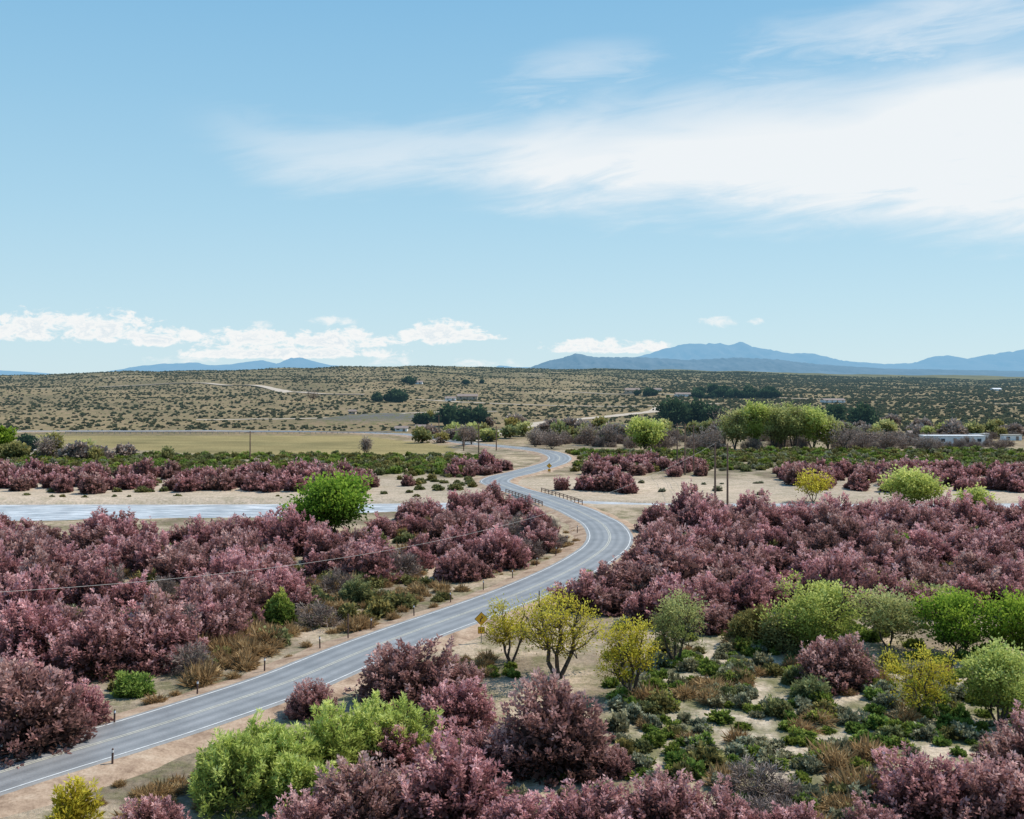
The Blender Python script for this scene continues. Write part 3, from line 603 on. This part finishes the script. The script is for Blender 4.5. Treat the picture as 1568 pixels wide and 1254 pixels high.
T('willow_tree',1035,1014,106,122,M_spring,9,nleaf=4600,LL=.2,LW=.055,cs=.055,trunks=3,ncl=60,low=.08,thick=1.3)
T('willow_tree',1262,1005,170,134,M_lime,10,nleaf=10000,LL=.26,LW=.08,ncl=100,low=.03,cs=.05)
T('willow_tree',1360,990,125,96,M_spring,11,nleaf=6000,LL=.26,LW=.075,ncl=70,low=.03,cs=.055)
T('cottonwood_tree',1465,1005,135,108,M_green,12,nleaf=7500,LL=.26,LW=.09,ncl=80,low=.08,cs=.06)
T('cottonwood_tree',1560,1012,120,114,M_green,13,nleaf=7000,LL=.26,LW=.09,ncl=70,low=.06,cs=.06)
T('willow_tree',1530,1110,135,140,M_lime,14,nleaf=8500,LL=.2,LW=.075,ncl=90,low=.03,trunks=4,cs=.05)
T('yellow_willow_tree',1405,1097,125,120,M_yellow,15,nleaf=3600,LL=.2,LW=.045,cs=.05,trunks=4,ncl=60,low=.03)
T('willow_tree',1310,905,95,42,M_lime,16,nleaf=3500,low=.03);T('willow_tree',1200,1000,80,60,M_olive,17,nleaf=4000,low=.02,LL=.25,LW=.08);T('willow_tree',1430,940,120,50,M_spring,18,nleaf=4000,low=.02)
for i,a in enumerate([(365,1232,150,158),(430,1205,130,135),(505,1180,140,128),(605,1152,145,102),(325,1215,85,95),(460,1235,110,110),(555,1165,110,100),(395,1185,100,100)]): B('willow_bush',*a,M_willow,401+i)
B('yellow_willow_bush',112,1275,95,98,M_yellow,416,npl=110,lv=40,fill=100);B('olive_bush',1150,985,95,72,M_olive,417);B('olive_bush',430,955,65,50,M_herb,418,LW=.08);B('olive_bush',205,1062,65,38,M_herb,419);B('olive_bush',1385,855,65,44,M_green,420);B('olive_bush',545,925,60,48,M_olive,421);B('olive_bush',905,905,50,36,M_olive,422);B('olive_bush',1240,1072,70,40,M_olive,423)
# mid distance
T('cottonwood_tree',988,690,58,56,M_lime,20,nleaf=3500,LL=.8,LW=.3,low=.03)
for i,(px,w,h) in enumerate([(1125,52,72),(1155,52,86),(1185,58,80),(1215,56,84),(1245,54,70),(1268,40,58),(1200,50,64)]): T('cottonwood_tree',px,688,w,h,M_spring if i not in (1,4) else M_lime,21+i,nleaf=4200,LL=.7,LW=.22,low=.05,cs=.06,ncl=75)
for i,(px,py,w,h) in enumerate([(1030,657,52,46),(1062,654,60,44),(1092,657,48,36),(1322,660,44,38),(1275,657,38,36)]): T('oak_tree',px,py,w,h,M_dark,30+i,nleaf=3000,LL=1.3,LW=.55,low=.03)
for i,(px,py,w,h) in enumerate([(1110,680,50,62),(478,615,30,20),(710,684,24,38),(722,682,18,32),(70,704,40,38),(560,697,18,28),(930,684,44,40),(900,682,34,34),(845,687,50,30),(820,684,36,28),(1330,684,50,28),(120,706,30,20),(1292,692,66,46),(1085,692,50,40),(1010,690,40,36),(1360,690,60,32),(1420,694,50,26)]): T('bare_tree',px,py,w,h,M_grey,40+i,nleaf=900,LL=.9,LW=.09,low=.1,thick=1.2)
for i,(px,py,w,h,m) in enumerate([(8,700,34,52,M_green),(40,698,30,36,M_dark),(82,700,36,40,M_olive),(22,704,40,30,M_olive),(-30,705,50,50,M_green),(750,676,22,18,M_dark)]): T('roadside_tree',px,py,w,h,m,60+i,nleaf=2500,LL=.8,LW=.32,low=.05)
dt=coll('distant_tree_variants',[tree('distant_tree_%d'%i,90+i,M_dark,H=7,W=9,nleaf=700,LL=1.8,LW=.7,ncl=24,low=.02) for i in range(3)])
dp=[]
for (x0,x1,py,nn) in [(1065,1195,609,34),(1065,1110,604,9),(572,626,616,9),(618,640,588,3),(975,1015,606,6),(700,740,588,2),(640,760,652,7)]:
    for _ in range(nn): dp.append(gz(R0.uniform(x0,x1),py+R0.uniform(-1.5,1.5)))
scatter('distant_trees',dt,dp,R0.uniform(.5,1.2,len(dp)))
lt=coll('valley_tree_variants',[tree('valley_tree_%d'%i,95+i,m,H=5,W=6.5,nleaf=600,LL=1.1,LW=.38,ncl=24,low=.02) for i,m in enumerate([M_olive,M_grey,M_spring,M_olive,M_grey])])
dp=[]
for (x0,x1,py,nn) in [(640,960,674,34),(780,1000,664,20),(1280,1568,668,38),(650,800,654,8),(1120,1400,658,16),(100,260,703,8),(980,1130,668,16)]:
    for _ in range(nn): dp.append(gz(R0.uniform(x0,x1),py+R0.uniform(-5,5)))
scatter('valley_trees',lt,dp,R0.uniform(.5,1.25,len(dp)))

# ---------------------------------------------------------------- built things
def box(name,c,s,mat,parent=None,rot=0):
    hx,hy,hz=s[0]/2,s[1]/2,s[2]/2;V=[(x,y,z) for x in(-hx,hx) for y in(-hy,hy) for z in(-hz,hz)]
    Fc=[(0,1,3,2),(4,6,7,5),(0,4,5,1),(2,3,7,6),(0,2,6,4),(1,5,7,3)];me=bpy.data.meshes.new(name);me.from_pydata(V,[],Fc);me.materials.append(mat)
    o=link(bpy.data.objects.new(name,me),parent);o.location=c;o.rotation_euler=(0,0,rot)
    return o
def empty(name,loc,rot=0):
    e=link(bpy.data.objects.new(name,None));e.location=loc;e.rotation_euler=(0,0,rot);return e
def tube_obj(name,segs,mat,parent=None,k=8):
    V,Q=tubes(segs,k);return link(bpy.data.objects.new(name,mesh_np(name,V,Q,[mat],smooth=True)),parent)
def pole_at(x,y,z,H,arm=True,rot=0,mat=M_wood):
    e=empty('power_pole',(x,y,z),rot)
    tube_obj('shaft',[((0,0,-.3),(0,0,H*.5),.2,.17),((0,0,H*.5),(0,0,H),.17,.13),((0,0,H),(0,0,H+.03),.13,.01)],mat,e)
    pts=[]
    if arm:
        box('crossarm',(0,.18,H-.5),(2.4,.1,.12),mat,e)
        for i,dx in enumerate((-1.1,-.4,1.1)):
            tube_obj('insulator_%d'%i,[((dx,.18,H-.44),(dx,.18,H-.22),.05,.035)],M_metal,e,6);pts.append((x+dx*math.cos(rot),y+dx*math.sin(rot)+.18,z+H-.22))
    else: pts=[(x,y,z+H-.1)]*3
    return pts
def pole(px,py,hpx,arm=True,rot=0):
    x,y,z=gz(px,py);return pole_at(x,y,z,hpx*y/F,arm,rot)
def wire(a,b,sag,r=.018,mat=None):
    a=Vector(a);b=Vector(b);n=24
    cu=bpy.data.curves.new('power_line','CURVE');cu.dimensions='3D';cu.bevel_depth=r;s=cu.splines.new('POLY');s.points.add(n)
    for i in range(n+1):
        t=i/n;p=a.lerp(b,t);p.z-=4*sag*t*(1-t);s.points[i].co=(*p,1)
    cu.materials.append(mat or M_black);link(bpy.data.objects.new('power_line',cu))
pA=pole(1095,790,112,False);pB=pole(1114,783,104);pC=pole(1049,727,78,False);pD=pole(1037,716,68);pE=pole(1062,722,72)
pF=pole(733,700,50);pG=pole(383,704,44);pH=pole(710,690,36);pI=pole(672,665,30);pJ=pole(1160,660,34);pole(760,690,38);pole(180,568,12);pole(272,567,9)
for i in range(3): wire(pB[i],pE[i],1.5);wire(pE[i],pD[i],.7);wire(pD[i],pF[i],3,.012);wire(pF[i],pH[i],.5)
wire(pA[0],pC[0],1.5)
pL=pole_at(-45.4,57.,0,12.2,False)
wire(pL[0],pA[0],6.0,.012,M_alu)
a_,b_=tubes([((0,0,-.1),(0,0,1.15),.065,.065),((0,0,1.15),(0,0,1.2),.065,.02)],6)
c_,d_=tubes([((0,0,.94),(0,0,1.1),.07,.07)],6)
pme=mesh_np('road_marker_post',np.vstack([a_,c_]),np.vstack([b_,d_+len(a_)]),[M_rust,M_white],np.concatenate([np.zeros(len(b_)),np.ones(len(d_))]))
for px,py in [(175,1112),(302,1067),(405,1031),(490,997),(568,968),(634,946),(690,924),(740,905),(785,887),(822,869),(851,852),(868,834),(884,818),(172,1178),(2,1165),(985,838)]:
    x,y=g(px,py);o=link(bpy.data.objects.new('road_marker_post',pme));o.location=(x,y,.1);o.rotation_euler=(R0.normal()*.03,R0.normal()*.03,0)
def plate(name,pts,y,th,mat,parent):
    n=len(pts);V=[(p[0],y-th,p[1]) for p in pts]+[(p[0],y,p[1]) for p in pts];Fc=[tuple(range(n)),tuple(range(2*n-1,n-1,-1))]+[(i,i+n,(i+1)%n+n,(i+1)%n) for i in range(n)]
    me=bpy.data.meshes.new(name);me.from_pydata(V,[],Fc);me.materials.append(mat);return link(bpy.data.objects.new(name,me),parent)
def sign(px,py,H,s,rot=0):
    x,y=g(px,py);e=empty('warning_sign',(x,y,0),rot)
    tube_obj('post',[((0,0,-.2),(0,0,H+s*.6),.045,.045)],M_metal,e,6)
    zc=H+s*.15
    plate('diamond_border',[(0,zc-s),(s,zc),(0,zc+s),(-s,zc)],-.05,.008,M_black,e)
    q=s*.93;plate('diamond_plate',[(0,zc-q),(q,zc),(0,zc+q),(-q,zc)],-.062,.008,M_yel,e)
    a=[(-.18,-.42),(-.04,-.42),(-.04,-.1),(.2,.1),(.2,.28),(.32,.28),(.13,.5),(-.06,.28),(.06,.28),(.06,.16),(-.18,-.02)]
    plate('curve_arrow',[(p[0]*s*1.05,zc+p[1]*s*1.05) for p in a],-.074,.006,M_black,e)
    w=s*.5;z0=zc-s*1.15-w
    plate('speed_plate_border',[(-w,z0-w),(w,z0-w),(w,z0+w),(-w,z0+w)],-.05,.008,M_black,e)
    w2=w*.88;plate('speed_plate',[(-w2,z0-w2),(w2,z0-w2),(w2,z0+w2),(-w2,z0+w2)],-.062,.008,M_yel,e)
    for dx in(-.45,.25): plate('digit',[(dx*w-.0,z0-w*.5),(dx*w+w*.25,z0-w*.5),(dx*w+w*.25,z0+w*.5),(dx*w,z0+w*.5)],-.074,.005,M_black,e)
sign(737,984,2.0,.62,.1);sign(841,725,1.8,.65,0)
x,y=g(533,982);tube_obj('steel_post',[((x,y,0),(x,y,2.4),.06,.06),((x,y,2.4),(x,y,2.43),.06,.02)],M_rust)
def bridge():
    i0=int(np.argmin(np.linalg.norm(RC-bridge_c,axis=1)));T_=tang(RC);e=empty('road_bridge',(0,0,0))
    seg=slice(i0-11,i0+12);C=RC[seg];Nn=np.stack([T_[seg,1],-T_[seg,0]],1)
    V=[];k=len(C)
    for o,z in((-4,.2),(-4,-.9),(4,-.9),(4,.2)): V.append(np.column_stack([C+Nn*o,np.full(k,z)]))
    V=np.stack(V,1).reshape(-1,3);Q=[]
    for i in range(k-1):
        for j in range(4): Q.append((i*4+j,i*4+(j+1)%4,(i+1)*4+(j+1)%4,(i+1)*4+j))
    Q.append((0,3,2,1));Q.append(tuple((k-1)*4+j for j in range(4)))
    link(bpy.data.objects.new('deck',mesh_np('deck',V,Q,[M_conc])),e)
    for sd_,nm in((-3.8,'left_rail'),(3.8,'right_rail')):
        segs=[];P=C+Nn*sd_
        for i in range(k-1):
            for z in(.75,1.05): segs.append(((*P[i],z),(*P[i+1],z),.07,.07))
        for i in range(0,k,2): segs.append(((*P[i],.1),(*P[i],1.12),.09,.09))
        tube_obj(nm,segs,M_wood,e,5)
bridge()
def guard(px0,px1,py):
    segs=[]
    a=np.array(g(px0,py));b=np.array(g(px1,py));n=60
    for i in range(n):
        p=a+(b-a)*i/n;q=a+(b-a)*(i+1)/n;segs.append(((*p,.75),(*q,.75),.16,.16));segs.append(((*p,0),(*p,.8),.1,.1))
    tube_obj('guard_rail',segs,M_metal,None,4)
guard(100,600,664.5)
def house(nm,px,py,wpx,hpx,dep,wall,roof,kind='gable',rot=0.):
    x,y,z=gz(px,py);W=wpx*y/F;H=hpx*y/F;e=empty(nm,(x,y,z),rot);hw=H*(.62 if kind=='gable' else .86)
    box('walls',(0,0,hw/2),(W,dep,hw),wall,e)
    if kind=='gable':
        w=W/2+.4;d=dep/2+.5;V=[(-w,-d,hw),(w,-d,hw),(w,d,hw),(-w,d,hw),(-w,0,H),(w,0,H)]
        me=bpy.data.meshes.new('roof');me.from_pydata(V,[],[(0,1,5,4),(2,3,4,5),(1,2,5),(3,0,4),(0,3,2,1)]);me.materials.append(roof);link(bpy.data.objects.new('roof',me),e)
    else: box('roof',(0,0,hw+.12),(W+.4,dep+.4,.24),roof,e)
    nwin=max(2,int(W/4));
    for i in range(nwin):
        xx_=-W/2+W*(i+.5)/nwin
        if i==nwin//2: box('door',(xx_,-dep/2-.03,hw*.4),(1.,.06,hw*.8),M_roof,e)
        else: box('window_%d'%i,(xx_,-dep/2-.03,hw*.58),(1.3,.06,hw*.34),M_glass,e)
house('white_mobile_home',1458,682,92,17,5,M_white,M_white,'flat')
house('white_trailer',1495,673,34,10,3,M_white,M_white,'flat');house('white_trailer',1548,674,28,9,3,M_white,M_conc,'flat');house('farm_shed',1400,668,20,9,5,M_wall,M_roof)
house('farm_house',716,612,30,9,12,M_wall,M_roof);house('farm_house',690,613,16,6,8,M_white,M_roof);house('farm_house',968,602,22,8,10,M_wall,M_roof)
house('farm_house',1046,607,24,6,10,M_white,M_roof);house('farm_house',1275,616,32,6,12,M_white,M_roof);house('farm_shed',615,660,18,8,6,M_white,M_roof);house('farm_shed',644,657,14,7,6,M_wall,M_roof);house('farm_house',1003,600,18,6,10,M_white,M_roof);house('farm_shed',42,697,12,12,6,M_conc,M_white)
house('farm_shed',540,634,10,7,6,M_wall,M_roof);house('farm_house',640,588,14,5,10,M_white,M_roof);house('farm_shed',1525,598,12,4,10,M_white,M_white)
print('DONE')
